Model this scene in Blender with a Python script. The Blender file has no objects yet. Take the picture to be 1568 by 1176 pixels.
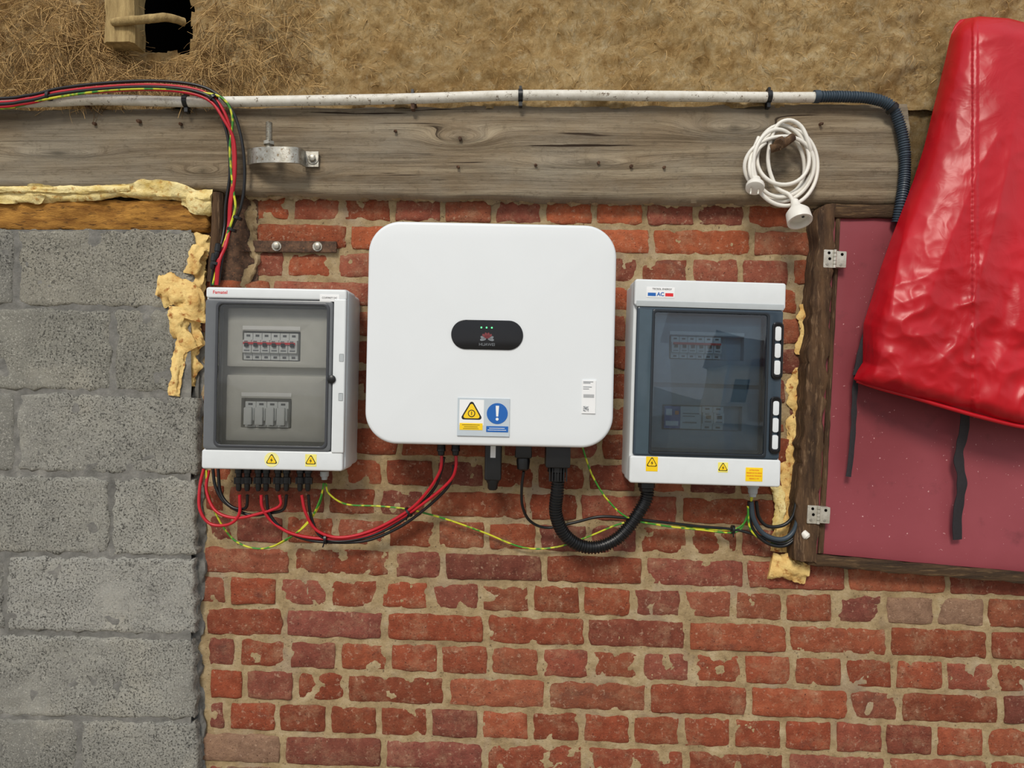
import bpy, bmesh, math, random
from mathutils import Vector, Matrix, noise
random.seed(7)
D=1.6; S=0.0015; ZC=1.5
def M(px,py,d=0.0):
    """wall survey coordinates -> metres; d = distance proud of the wall"""
    k=S*(D-d)/D
    return Vector(((px-784)*k,-d,ZC+(588-py)*k))
def nz(x,y,z=0.0): return noise.noise(Vector((x,y,z)))
def fbm(x,y,z=0.0,o=4):
    a=0;w=1;f=1
    for i in range(o):
        a+=w*noise.noise(Vector((x*f,y*f,z*f+i*7.3)));w*=.5;f*=2.1
    return a
def lerp_tab(tab,x):
    if x<=tab[0][0]: return tab[0][1]
    for (a,b),(c,e) in zip(tab,tab[1:]):
        if x<=c: return b+(e-b)*(x-a)/(c-a)
    return tab[-1][1]
def srgb(r,g,b):
    f=lambda c:(c/255/12.92) if c/255<=.04045 else ((c/255+.055)/1.055)**2.4
    return (f(r),f(g),f(b),1)
# ---------------------------------------------------------------- materials
class NT:
    def __init__(s,name):
        s.m=bpy.data.materials.new(name); s.m.use_nodes=True
        s.t=s.m.node_tree; s.t.nodes.clear()
        s.out=s.t.nodes.new('ShaderNodeOutputMaterial')
        s.b=s.t.nodes.new('ShaderNodeBsdfPrincipled')
        s.t.links.new(s.b.outputs[0],s.out.inputs[0])
    def put(s,sock,v):
        if v is None: return
        if isinstance(v,bpy.types.NodeSocket): s.t.links.new(v,sock)
        else: sock.default_value=v
    def coord(s,scale=(1,1,1),kind='Object',vec=None):
        if vec is None:
            c=s.t.nodes.new('ShaderNodeTexCoord'); vec=c.outputs[kind]
        mp=s.t.nodes.new('ShaderNodeMapping'); s.t.links.new(vec,mp.inputs[0]); mp.inputs['Scale'].default_value=scale
        return mp.outputs[0]
    def noise(s,vec,scale,detail=5,rough=.55,dist=0):
        n=s.t.nodes.new('ShaderNodeTexNoise'); s.put(n.inputs['Vector'],vec)
        n.inputs['Scale'].default_value=scale;n.inputs['Detail'].default_value=detail
        n.inputs['Roughness'].default_value=rough;n.inputs['Distortion'].default_value=dist
        return n.outputs[0]
    def vor(s,vec,scale,feat='F1',rnd=1):
        n=s.t.nodes.new('ShaderNodeTexVoronoi'); s.put(n.inputs['Vector'],vec); n.feature=feat
        n.inputs['Scale'].default_value=scale;n.inputs['Randomness'].default_value=rnd
        return n.outputs['Distance']
    def ramp(s,fac,stops):
        r=s.t.nodes.new('ShaderNodeValToRGB'); s.put(r.inputs[0],fac); e=r.color_ramp.elements
        while len(e)<len(stops): e.new(.5)
        for el,(p,c) in zip(e,stops):
            el.position=p; el.color=c if len(c)==4 else (*c,1)
        return r.outputs[0]
    def mask(s,fac,a,b):
        if a>b: return s.ramp(fac,[(b,(1,1,1,1)),(a,(0,0,0,1))])
        return s.ramp(fac,[(a,(0,0,0,1)),(b,(1,1,1,1))])
    def mix(s,fac,a,b,mode='MIX'):
        n=s.t.nodes.new('ShaderNodeMix'); n.data_type='RGBA'; n.blend_type=mode
        s.put(n.inputs[0],fac); s.put(n.inputs[6],a); s.put(n.inputs[7],b); return n.outputs[2]
    def math(s,op,a,b=0):
        n=s.t.nodes.new('ShaderNodeMath'); n.operation=op; s.put(n.inputs[0],a); s.put(n.inputs[1],b); return n.outputs[0]
    def ridge(s,vec,scale,detail=2,rough=.5,dist=1.0):
        return s.math('ABSOLUTE',s.math('SUBTRACT',s.noise(vec,scale,detail,rough,dist),.5))
    def attr(s,name):
        n=s.t.nodes.new('ShaderNodeAttribute'); n.attribute_name=name; return n
    def bump(s,h,dist,strength=1):
        n=s.t.nodes.new('ShaderNodeBump'); s.put(n.inputs['Height'],h); n.inputs['Distance'].default_value=dist
        n.inputs['Strength'].default_value=strength; s.t.links.new(n.outputs[0],s.b.inputs['Normal'])
    def fin(s,col=None,rough=None,metal=None,spec=None):
        s.put(s.b.inputs['Base Color'],col); s.put(s.b.inputs['Roughness'],rough)
        s.put(s.b.inputs['Metallic'],metal); s.put(s.b.inputs['Specular IOR Level'],spec)
        return s.m
def plain(name,c,rough=.45,metal=0,var=.06,scale=40,bump=0,bscale=400,spec=.5):
    n=NT(name); v=n.coord()
    k=n.noise(v,scale,4)
    a=tuple(x*(1-var) for x in c[:3])+(1,); b=tuple(min(1,x*(1+var)) for x in c[:3])+(1,)
    if bump: n.bump(n.noise(v,bscale,3),bump)
    return n.fin(n.ramp(k,[(.3,a),(.7,b)]),rough,metal,spec)
def weathered(name,c1,c2,scale,rough=.8,bs=120,bd=.001,c3=None,lo=.35,hi=.65,metal=0,sc=(1,1,1)):
    n=NT(name); v=n.coord(sc)
    col=n.ramp(n.noise(v,scale,7,.65),[(lo,c1),(hi,c2)])
    if c3: col=n.mix(n.mask(n.noise(v,scale*2.7,6,.6),.55,.68),col,c3)
    n.bump(n.noise(v,bs,5,.6),bd)
    return n.fin(col,rough,metal,.3)

white_pl=plain('white_plastic',srgb(218,222,223),.38,var=.02)
white_paint=plain('powder_coat_white',srgb(223,227,229),.42,var=.012,scale=8,bump=.00005,bscale=900)
grey_pl=plain('light_grey_plastic',srgb(176,182,184),.4,var=.03)
midgrey_pl=plain('mid_grey_plastic',srgb(100,103,106),.32,var=.04)
inner_grey=plain('inner_grey',srgb(206,206,200),.5,var=.04)
darkblue_pl=plain('slate_plastic',srgb(52,66,78),.25,var=.05)
black_pl=plain('black_plastic',srgb(18,19,21),.38,var=.2)
black_gl=plain('black_gloss',srgb(14,14,17),.15,var=.1)
red_cab=plain('red_cable_pvc',srgb(185,22,38),.4,var=.08)
steel=weathered('galvanised_steel',srgb(150,145,132),srgb(185,182,172),60,.4,200,.0003,srgb(120,100,75),metal=.75)
zinc=weathered('zinc_plate',srgb(185,180,165),srgb(215,210,198),90,.35,200,.0002,metal=.6)
rust=weathered('rusty_iron',srgb(58,44,36),srgb(104,78,60),70,.85,160,.001,srgb(128,90,66))
yellow_st=plain('yellow_sticker',srgb(245,205,20),.4,var=.02)
blue_st=plain('blue_sticker',srgb(20,95,175),.4,var=.02)
red_st=plain('red_sticker',srgb(215,35,40),.4,var=.02)
white_st=plain('white_sticker',srgb(235,236,236),.45,var=.01)
greylabel=plain('pale_blue_label',srgb(188,198,205),.45,var=.02)
logo_red=plain('logo_red',srgb(120,50,55),.4,var=.05)
logo_grey=plain('logo_grey',srgb(120,125,130),.4,var=.05)
cord_white=plain('cord_white',srgb(228,224,214),.4,var=.03)
n=NT('green_led'); n.b.inputs['Emission Color'].default_value=(.1,1,.25,1); n.b.inputs['Emission Strength'].default_value=2.0; led=n.fin((.05,.6,.1,1),.4)
n=NT('earth_wire_pvc'); green_cab=n.fin(n.ramp(n.noise(n.coord(),55,1),[(.45,srgb(60,135,45)),(.55,srgb(205,205,50))]),.4)
def glass(name,tint,refl,rough=.02):
    m=bpy.data.materials.new(name); m.use_nodes=True; t=m.node_tree; t.nodes.clear()
    o=t.nodes.new('ShaderNodeOutputMaterial'); mx=t.nodes.new('ShaderNodeMixShader')
    tr=t.nodes.new('ShaderNodeBsdfTransparent'); gl=t.nodes.new('ShaderNodeBsdfGlossy'); fr=t.nodes.new('ShaderNodeFresnel')
    nn=t.nodes.new('ShaderNodeTexNoise'); nn.inputs['Scale'].default_value=4; bp=t.nodes.new('ShaderNodeBump'); bp.inputs['Distance'].default_value=.0012
    tc=t.nodes.new('ShaderNodeTexCoord'); t.links.new(tc.outputs['Object'],nn.inputs['Vector']); t.links.new(nn.outputs[0],bp.inputs['Height'])
    t.links.new(bp.outputs[0],gl.inputs['Normal'])
    fr.inputs['IOR'].default_value=refl; tr.inputs[0].default_value=tint; gl.inputs[0].default_value=(1,1,1,1); gl.inputs['Roughness'].default_value=rough
    t.links.new(fr.outputs[0],mx.inputs[0]);t.links.new(tr.outputs[0],mx.inputs[1]);t.links.new(gl.outputs[0],mx.inputs[2]);t.links.new(mx.outputs[0],o.inputs[0])
    return m
smoke=glass('smoked_window',(.86,.86,.85,1),1.45,.03)
smoke_b=glass('blue_smoked_window',(.68,.77,.83,1),1.75,.015)

# brick
n=NT('old_brick'); v=n.coord()
a=n.attr('col').outputs['Color']
c=n.mix(1.0,a,n.ramp(n.noise(v,40,9,.75),[(.28,(.60,.56,.54)),(.5,(.98,.97,.96)),(.70,(1.28,1.30,1.26))]),'MULTIPLY')
c=n.mix(n.math('MULTIPLY',n.mask(n.noise(v,16,9,.8),.50,.66),.50),c,srgb(182,146,114))
c=n.mix(n.math('MULTIPLY',n.mask(n.noise(n.coord((1,1,1.6)),10,8,.75,.4),.56,.68),.5),c,srgb(96,70,62))
c=n.mix(n.mask(n.noise(v,230,3,.6),.62,.72),c,srgb(78,46,38))
c=n.mix(n.math('MULTIPLY',n.mask(n.noise(v,110,5,.7),.58,.68),.55),c,srgb(206,174,146))
n.bump(n.math('ADD',n.noise(v,60,9,.78),n.math('MULTIPLY',n.noise(v,300,3),.35)),.0055)
brick_m=n.fin(c,.9,0,.2)
n=NT('lime_mortar'); v=n.coord()
c=n.ramp(n.noise(v,18,9,.75),[(.3,srgb(156,130,94)),(.5,srgb(198,172,130)),(.7,srgb(224,204,166))])
c=n.mix(n.math('MULTIPLY',n.mask(n.noise(v,7,6,.6),.52,.68),.6),c,srgb(184,162,144))
c=n.mix(n.mask(n.noise(v,150,5,.7),.60,.69),c,srgb(112,90,68))
n.bump(n.noise(v,110,9,.8),.007)
mortar_m=n.fin(c,.95,0,.15)
# block
n=NT('concrete_block'); v=n.coord()
a=n.attr('col').outputs['Color']
c=n.mix(1.0,a,n.ramp(n.noise(v,14,9,.75),[(.3,(.76,.76,.75)),(.5,(.98,.98,.96)),(.7,(1.15,1.14,1.10))]),'MULTIPLY')
c=n.mix(n.math('MULTIPLY',n.mask(n.noise(v,3.0,6,.65),.52,.66),.34),c,srgb(104,102,96))
c=n.mix(n.math('MULTIPLY',n.mask(n.noise(v,5,7,.7),.54,.68),.5),c,srgb(190,184,168))
rough_zone=n.mask(n.noise(v,4,4,.6),.36,.52)
pit=n.noise(v,230,4,.75)
c=n.mix(n.math('MULTIPLY',n.mask(pit,.56,.62),n.math('ADD',n.math('MULTIPLY',rough_zone,.65),.25)),c,srgb(86,85,81))
c=n.mix(n.math('MULTIPLY',n.mask(n.noise(v,280,3,.7),.57,.65),.7),c,srgb(212,208,196))
n.bump(n.math('SUBTRACT',n.noise(v,90,9,.78),n.math('MULTIPLY',n.math('MULTIPLY',n.mask(pit,.54,.65),rough_zone),.5)),.006)
block_m=n.fin(c,.95,0,.15)
n=NT('block_mortar'); v=n.coord()
c=n.ramp(n.noise(v,25,8,.7),[(.3,srgb(108,107,102)),(.55,srgb(142,140,134)),(.7,srgb(170,167,158))])
n.bump(n.noise(v,120,8,.8),.005); bmortar_m=n.fin(c,.95,0,.2)
# cob
n=NT('cob_daub'); v=n.coord()
lump=n.vor(n.coord((1,1,1.25)),34,'F1')
c=n.ramp(n.noise(v,15,10,.82,.4),[(.26,srgb(146,108,62)),(.40,srgb(192,154,98)),(.52,srgb(218,184,128)),(.68,srgb(242,220,174))])
c=n.mix(n.math('MULTIPLY',n.mask(n.noise(n.coord((1,1,.7)),30,9,.82,.6),.53,.64),.65),c,srgb(136,100,56))
c=n.mix(n.math('MULTIPLY',n.mask(n.noise(v,44,8,.75),.54,.68),.55),c,srgb(246,230,192))
c=n.mix(n.math('MULTIPLY',n.mask(n.noise(v,3.5,5,.6),.50,.66),.35),c,srgb(150,116,72))
left=n.attr('col').outputs['Color']
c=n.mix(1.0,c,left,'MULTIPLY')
n.bump(n.math('ADD',n.math('SUBTRACT',n.noise(v,34,10,.85,.5),n.math('MULTIPLY',lump,.35)),n.math('MULTIPLY',n.noise(n.coord((1,1,.25)),160,4),.4)),.014)
cob_m=n.fin(c,.95,0,.15)
n=NT('straw'); straw_m=n.fin(n.attr('col').outputs['Color'],.7,0,.3)
# beam wood
n=NT('weathered_oak'); 
wa=n.attr('wc').outputs['Vector']
v1=n.coord((1.3,1,30),vec=wa); v2=n.coord((3,1,170),vec=wa); v3=n.coord((1,1,1),vec=wa)
c=n.ramp(n.noise(v1,1.0,6,.65),[(.30,srgb(98,84,66)),(.45,srgb(134,118,96)),(.58,srgb(158,143,119)),(.72,srgb(182,168,144))])
c=n.mix(n.math('MULTIPLY',n.mask(n.noise(v2,1.0,6,.7),.5,.64),.6),c,srgb(92,78,62))
c=n.mix(n.math('MULTIPLY',n.mask(n.noise(n.coord((2.5,1,5),vec=wa),1,6,.65),.44,.64),.6),c,srgb(146,140,127))
c=n.mix(n.math('MULTIPLY',n.mask(n.noise(n.coord((40,1,60),vec=wa),1,6,.75),.54,.66),.5),c,srgb(96,84,68))
c=n.mix(n.mask(n.noise(n.coord((2.0,1,75),vec=wa),1,3,.5),.665,.69),c,srgb(52,40,30))
c=n.mix(1.0,c,n.attr('col').outputs['Color'],'MULTIPLY')
n.bump(n.math('ADD',n.noise(v2,1.0,6,.7),n.math('MULTIPLY',n.noise(n.coord((60,1,90),vec=wa),1,6,.75),.6)),.005)
beam_m=n.fin(c,.85,0,.2)
darkwood=weathered('dark_timber',srgb(58,42,30),srgb(104,78,54),7,.85,90,.003,srgb(128,102,76),sc=(8,8,1))
darkwood_h=weathered('dark_timber_h',srgb(50,38,28),srgb(92,70,48),7,.85,90,.003,srgb(114,90,62),sc=(1,8,8))
orangewood=weathered('orange_timber',srgb(130,84,32),srgb(206,150,70),9,.85,90,.004,srgb(90,60,28),sc=(1.5,4,7))
palewood=weathered('pale_timber',srgb(140,116,74),srgb(190,164,112),8,.85,90,.002,sc=(8,8,1))
foam_m=weathered('expanding_foam',srgb(200,150,78),srgb(236,204,132),22,.7,70,.004,srgb(160,96,40),.3,.55)
foam_y=weathered('foam_slab',srgb(214,182,96),srgb(244,226,165),26,.7,120,.003,srgb(184,134,60),.3,.6)
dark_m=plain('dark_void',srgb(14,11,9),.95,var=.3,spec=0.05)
n=NT('dirty_pvc'); v=n.coord()
c=n.ramp(n.noise(v,30,7,.75),[(.30,srgb(160,150,132)),(.42,srgb(208,203,190)),(.7,srgb(230,227,218))])
c=n.mix(n.mask(n.noise(n.coord((1,1,1)),75,5,.8),.58,.64),c,srgb(105,88,66))
pvc_m=n.fin(c,.5,0,.4)
n=NT('maroon_board'); v=n.coord()
c=n.ramp(n.noise(v,2.2,5,.5),[(.3,srgb(122,50,56)),(.7,srgb(150,72,80))])
c=n.mix(n.mask(n.noise(v,160,2,.5),.73,.76),c,srgb(200,150,150))
c=n.mix(n.math('MULTIPLY',n.mask(n.noise(v,14,6,.7),.56,.72),.5),c,srgb(96,46,50))
n.bump(n.noise(v,25,3),.0006); maroon_m=n.fin(c,.5,0,.35)
n=NT('red_vinyl'); v=n.coord()
c=n.ramp(n.noise(v,5,4,.5),[(.3,srgb(172,6,22)),(.7,srgb(196,12,30))])
low=n.mask(n.noise(v,3.2,2,.5),.38,.6)
h=n.math('SUBTRACT',n.math('MULTIPLY',n.ridge(n.coord((1.3,1,.45)),5.5,3,.5,.5),-1.0),n.math('MULTIPLY',n.math('MULTIPLY',n.ridge(v,18,3,.55,.6),low),.35))
n.bump(h,.010,.75); vinyl_m=n.fin(c,.38,0,.45)
webbing=plain('black_webbing',srgb(34,30,34),.8,var=.2,scale=200)
# ---------------------------------------------------------------- mesh helpers
def link(o,parent=None):
    bpy.context.scene.collection.objects.link(o)
    if parent: o.parent=parent
    return o
def mesh(name,verts,faces,mat,parent=None,smooth=35,cols=None,extra=None):
    me=bpy.data.meshes.new(name); me.from_pydata([tuple(v) for v in verts],[],faces); me.update()
    if smooth is not False and cols is None:
        bm=bmesh.new(); bm.from_mesh(me); bmesh.ops.recalc_face_normals(bm,faces=bm.faces); bm.to_mesh(me); bm.free()
    if cols:
        at=me.color_attributes.new('col','FLOAT_COLOR','POINT')
        for i,c in enumerate(cols): at.data[i].color=(c[0],c[1],c[2],1)
    if extra:
        at=me.attributes.new('wc','FLOAT_VECTOR','POINT')
        for i,c in enumerate(extra): at.data[i].vector=c
    for m in (mat if isinstance(mat,list) else [mat]): me.materials.append(m)
    me.shade_smooth()
    if smooth: me.set_sharp_from_angle(angle=math.radians(smooth))
    return link(bpy.data.objects.new(name,me),parent)
def empty(name,loc=(0,0,0),ry=0):
    e=bpy.data.objects.new(name,None); e.empty_display_size=.05; e.location=loc; e.rotation_euler=(0,ry,0); return link(e)
def rr(w,h,r,n=8):
    r=max(min(r,w/2-1e-5,h/2-1e-5),1e-5); p=[]
    for cx,cz,a0 in ((w/2-r,h/2-r,0),(-w/2+r,h/2-r,90),(-w/2+r,-h/2+r,180),(w/2-r,-h/2+r,270)):
        for i in range(n+1):
            a=math.radians(a0+90*i/n); p.append((cx+r*math.cos(a),cz+r*math.sin(a)))
    return p
def panel(name,cx,cz,w,h,y0,y1,mat,parent=None,r=.003,bev=.0015,dome=0,n=8,bn=4):
    """rounded-rect slab; y0 = back (proud distance), y1 = front"""
    rings=[(0,y0)]
    for i in range(bn+1):
        a=math.pi/2*i/bn; rings.append((bev*(1-math.cos(a)),y1-bev+bev*math.sin(a)))
    if dome:
        for k in range(1,9):
            f=k/9; ins=bev+f*min(w,h)*.48; rings.append((ins,y1+dome*(1-(1-f)**2)))
    V=[];F=[];m=None
    for ins,y in rings:
        ring=rr(w-2*ins,h-2*ins,max(r-ins,.0003) if not dome or ins<=bev else max(r-ins,.004),n); m=len(ring)
        V+= [(cx+p[0],-y,cz+p[1]) for p in ring]
    for k in range(len(rings)-1):
        for i in range(m):
            j=(i+1)%m; F.append((k*m+i,k*m+j,(k+1)*m+j,(k+1)*m+i))
    F.append(tuple(range((len(rings)-1)*m,len(rings)*m))); F.append(tuple(range(m))[::-1])
    return mesh(name,V,F,mat,parent)
def frame(name,cx,cz,w,h,r,icx,icz,iw,ih,ir,y0,y1,mat,parent=None,bev=.002,n=8):
    V=[];F=[];rings=[]
    for ins,y in ((0,y0),(0,y1-bev),(bev*.3,y1-bev*.3),(bev,y1)):
        rings.append([(cx+p[0],-y,cz+p[1]) for p in rr(w-2*ins,h-2*ins,max(r-ins,.0004),n)])
    for ins,y in ((bev,y1),(bev*.3,y1-bev*.3),(0,y1-bev),(0,y0)):
        rings.append([(icx+p[0],-y,icz+p[1]) for p in rr(iw+2*ins,ih+2*ins,ir+ins,n)])
    m=len(rings[0])
    for q in rings: V+=q
    L=len(rings)
    for k in range(L):
        k2=(k+1)%L
        for i in range(m):
            j=(i+1)%m; F.append((k*m+i,k*m+j,k2*m+j,k2*m+i))
    return mesh(name,V,F,mat,parent)
def boxes(name,lst,mat,parent=None,bev=.0006):
    bm=bmesh.new()
    for (x0,x1,z0,z1,y0,y1) in lst:
        g=bmesh.ops.create_cube(bm,size=1)
        bmesh.ops.transform(bm,matrix=Matrix.Translation(((x0+x1)/2,-(y0+y1)/2,(z0+z1)/2))@Matrix.Diagonal((abs(x1-x0),abs(y1-y0),abs(z1-z0),1)),verts=g['verts'])
    if bev: bmesh.ops.bevel(bm,geom=bm.edges[:],offset=bev,segments=2,affect='EDGES',clamp_overlap=True)
    me=bpy.data.meshes.new(name); bm.to_mesh(me); bm.free(); me.materials.append(mat); me.shade_smooth(); me.set_sharp_from_angle(angle=math.radians(35))
    return link(bpy.data.objects.new(name,me),parent)
def poly(name,pts,y,mat,parent=None,th=.0004):
    n=len(pts); V=[(p[0],-y,p[1]) for p in pts]+[(p[0],-y+th,p[1]) for p in pts]
    F=[tuple(range(n)),tuple(range(2*n-1,n-1,-1))]+[(i,(i+1)%n,n+(i+1)%n,n+i) for i in range(n)]
    return mesh(name,V,F,mat,parent,smooth=30)
def catmull(P,step):
    P=[Vector(p) for p in P]; Q=[P[0]*2-P[1]]+P+[P[-1]*2-P[-2]]; out=[]
    for i in range(1,len(Q)-2):
        a,b,c,d=Q[i-1:i+3]; n=max(2,int((c-b).length/step))
        for k in range(n):
            t=k/n; out.append(.5*((2*b)+(c-a)*t+(2*a-5*b+4*c-d)*t*t+(3*b-a-3*c+d)*t**3))
    out.append(P[-1]); return out
def sweep(name,P,r,mat,parent=None,step=.006,seg=10,rf=None,flat=1.0,smooth=60,raw=False):
    pts=P if raw else catmull(P,step); V=[];F=[]
    t=(pts[1]-pts[0]).normalized(); nrm=t.orthogonal().normalized(); L=0
    if abs(t.y)<.9: nrm=(Vector((0,-1,0))-t*t.dot(Vector((0,-1,0)))).normalized()
    for i,p in enumerate(pts):
        if i: L+=(p-pts[i-1]).length
        tt=(pts[min(i+1,len(pts)-1)]-pts[max(i-1,0)])
        if tt.length<1e-9: tt=t
        tt=tt.normalized(); nrm=(nrm-tt*nrm.dot(tt)).normalized(); b=tt.cross(nrm)
        for k in range(seg):
            a=2*math.pi*k/seg; R=rf(L,a) if rf else r
            V.append(p+nrm*math.cos(a)*R*flat+b*math.sin(a)*R)
    n=len(pts)
    for i in range(n-1):
        for k in range(seg):
            j=(k+1)%seg; F.append((i*seg+k,i*seg+j,(i+1)*seg+j,(i+1)*seg+k))
    F.append(tuple(range(seg))[::-1]); F.append(tuple(range((n-1)*seg,n*seg)))
    return mesh(name,V,F,mat,parent,smooth=smooth)
def cable(name,pp,r,mat,parent=None,**k): return sweep(name,[M(*p) for p in pp],r,mat,parent,**k)
def lathe(name,o,d,prof,mat,parent=None,seg=24,smooth=35):
    o=Vector(o); d=Vector(d).normalized(); u=d.orthogonal().normalized(); w=d.cross(u); V=[];F=[]
    for t,r in prof:
        for k in range(seg):
            a=2*math.pi*k/seg; V.append(o+d*t+(u*math.cos(a)+w*math.sin(a))*max(r,1e-5))
    for i in range(len(prof)-1):
        for k in range(seg):
            j=(k+1)%seg; F.append((i*seg+k,i*seg+j,(i+1)*seg+j,(i+1)*seg+k))
    F.append(tuple(range(seg))[::-1]); F.append(tuple(range((len(prof)-1)*seg,len(prof)*seg)))
    return mesh(name,V,F,mat,parent,smooth=smooth)
def text(name,s,x,z,y,size,mat,parent,align='CENTER',bold=0):
    cu=bpy.data.curves.new(name,'FONT'); cu.body=s; cu.size=size; cu.align_x=align; cu.align_y='CENTER'; cu.extrude=.0001; cu.offset=bold
    cu.materials.append(mat); o=bpy.data.objects.new(name,cu); o.location=(x,-y,z); o.rotation_euler=(math.pi/2,0,0); return link(o,parent)
def circ(cx,cz,r,n=40): return [(cx+r*math.cos(2*math.pi*i/n),cz+r*math.sin(2*math.pi*i/n)) for i in range(n)]
def tri(cx,cz,s):
    p=[]
    for a in (90,210,330):
        c=(cx+s*.8*math.cos(math.radians(a)),cz+s*.8*math.sin(math.radians(a)))
        for k in range(-2,3):
            b=math.radians(a+k*30); p.append((c[0]+s*.2*math.cos(b),c[1]+s*.2*math.sin(b)))
    return p
def warn(parent,x,z,y,s,pre='warning',bolt=True):
    poly(pre+'_triangle_border',tri(x,z,s),y+.0004,black_pl,parent)
    poly(pre+'_triangle_fill',tri(x,z,s*.80),y+.0008,yellow_st,parent)
    if bolt:
        q=[(.08,.5),(-.22,-.05),(0,-.02),(-.1,-.45),(.22,.1),(0,.08)]
        poly(pre+'_bolt',[(x+a*s,z+b*s*.9) for a,b in q],y+.0012,black_pl,parent)

# ---------------------------------------------------------------- slabs (bricks / blocks)
def spaced(n,e=.04):
    return [0,e*.4,e]+[e+(1-2*e)*i/n for i in range(1,n)]+[1-e,1-e*.4,1]
def slab(V,F,C,corners,n1,n2,df,db,rnd,amp,seed,col,rag=.0015,c8=.02,fr=18):
    (ax,az),(bx,bz),(cx,cz),(dx,dz)=corners  # TL TR BR BL in metres
    w=bx-ax; h=az-dz; ss=spaced(n1,.02 if w>h*1.6 else .04); ts=spaced(n2,.06); base=len(V); nx=len(ss); nt=len(ts)
    def pos(s,t,dep,k=1):
        a=2*s-1;b=2*t-1; a2=a*(1-c8*b**8); b2=b*(1-c8*1.6*a**8); s2=(a2+1)/2;t2=(b2+1)/2
        x=(ax+(bx-ax)*s2)*(1-t2)+(dx+(cx-dx)*s2)*t2; z=(az+(bz-az)*s2)*(1-t2)+(dz+(cz-dz)*s2)*t2
        e=max(abs(a),abs(b))**6
        x+=rag*e*fbm(x*45,z*45,seed,3)*k; z+=rag*e*fbm(x*45,z*45,seed+9,3)*k
        return (x,-dep,z)
    for t in ts:
        for s in ss:
            e=min(s*w,(1-s)*w,t*h,(1-t)*h); x,_,z=pos(s,t,0)
            dep=df-rnd*(max(0,1-e/(rnd*1.6)))**2+amp*fbm(x*fr,z*fr,seed,4)
            V.append(pos(s,t,dep)); C.append(col)
    for t in range(nt-1):
        for s in range(nx-1):
            i=base+t*nx+s; F.append((i,i+nx,i+nx+1,i+1))
    rim=[base+i for i in range(nx)]+[base+t*nx+nx-1 for t in range(1,nt)]+[base+(nt-1)*nx+i for i in range(nx-2,-1,-1)]+[base+t*nx for t in range(nt-2,0,-1)]
    b2=len(V)
    for r_ in rim: v=V[r_]; V.append((v[0],-db,v[2])); C.append(col)
    m=len(rim)
    for i in range(m): j=(i+1)%m; F.append((rim[i],rim[j],b2+j,b2+i))
# brick wall
def slope(y): return .013+max(0,(y-302))/874*.024
def Wxy(px,py): v=M(px,py+slope(py)*(px-784)); return (v.x,v.z)
V=[];F=[];C=[]
y=302.0;k=0
pal=[(154,82,58),(160,88,62),(152,80,56),(146,80,62),(136,78,66),(158,92,70),(148,78,56),(156,84,58),(138,78,64),(152,78,54),(162,94,68),(146,84,68)]
while y<1600:
    p=43.3+.35*min(k,19); H=(k%2==0) if k<=5 else (k%2==1)
    bw=77.2 if H else 154.0
    off={0:19,1:-8,2:10,12:-18}.get(k,random.uniform(-14,14) + (0 if H else 38*(k//2%2)))
    x=312-bw*1.5+off
    xmin=386 if k<3 else 308+random.uniform(-6,12)
    while x<1990:
        x0=max(x,xmin); x1=x+bw
        broke = (y<840 and x0>1215)
        if y<840 and x1>1240: x1=min(x1,random.uniform(1222,1250))
        if not H and random.random()<.12: x1=x+bw*.5
        g=4.3
        if x1-x0>24 and not broke:
            q=[Wxy(x0+g+random.uniform(-1.3,1.3),y+g*.9+random.uniform(-1.3,1.3)),Wxy(x1-g,y+g*.9+random.uniform(-1.3,1.3)),Wxy(x1-g+random.uniform(-1.3,1.3),y+p-g*.9),Wxy(x0+g,y+p-g*.9+random.uniform(-1.3,1.3))]
            c=random.choice(pal); f=random.uniform(.88,1.07)
            if y<440: f*=1.06; c=(c[0]+6,c[1]+4,c[2])
            if (1340<x0<1480 and 870<y<925) or (x0<400 and y>1100 and random.random()<.6): c=(152,120,98)
            c=srgb(*[min(255,t*f) for t in c])
            slab(V,F,C,q,8 if H else 14,5,.006+random.uniform(-.0025,.0025),-.012,.0045,.0022,random.random()*50,c,rag=.0034,c8=.03,fr=26)
        x=x+bw if x1>=x+bw-1 or x1<x else x1
        if broke: break
    y+=p;k+=1
wb=empty('wall_brick')
mesh('bricks',V,F,brick_m,wb,smooth=50,cols=C)
# mortar bed
def gridmesh(name,x0,x1,z0,z1,step,fn,mat,parent=None,colf=None,skip=None,smooth=70,wc=None):
    nx=int((x1-x0)/step)+1;nq=int((z1-z0)/step)+1;V=[];F=[];C=[];E=[]
    for j in range(nq+1):
        for i in range(nx+1):
            x=x0+(x1-x0)*i/nx;z=z0+(z1-z0)*j/nq; V.append((x,-fn(x,z),z))
            if colf: C.append(colf(x,z))
            if wc: E.append(wc(x,z))
    for j in range(nq):
        for i in range(nx):
            if skip and skip(x0+(x1-x0)*(i+.5)/nx,z0+(z1-z0)*(j+.5)/nq): continue
            a=j*(nx+1)+i; F.append((a,a+1,a+nx+2,a+nx+1))
    return mesh(name,V,F,mat,parent,smooth=smooth,cols=C or [(1,1,1)]*len(V),extra=E or None)
l=M(296,0).x; r_=M(1990,0).x
gridmesh('mortar_bed',l,r_,0,M(0,296).z,.0055,lambda x,z:.0020+.0042*fbm(x*30,z*30,3,4)-(.0025 if z<.5 else 0),mortar_m,wb)
# solid core of the wall behind the facing
hx0,hx1=M(216,0,.03).x,M(292,0,.03).x; hz=M(0,80,.03).z
ztop=M(0,-330).z; zc=hz-.035
boxes('wall_core',[(M(-560,0).x,M(1990,0).x,0,zc,-.25,-.02),(M(-560,0).x,hx0-.035,zc,ztop,-.25,-.02),(hx1+.035,M(1990,0).x,zc,ztop,-.25,-.02)],mortar_m,wb,0)
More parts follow.
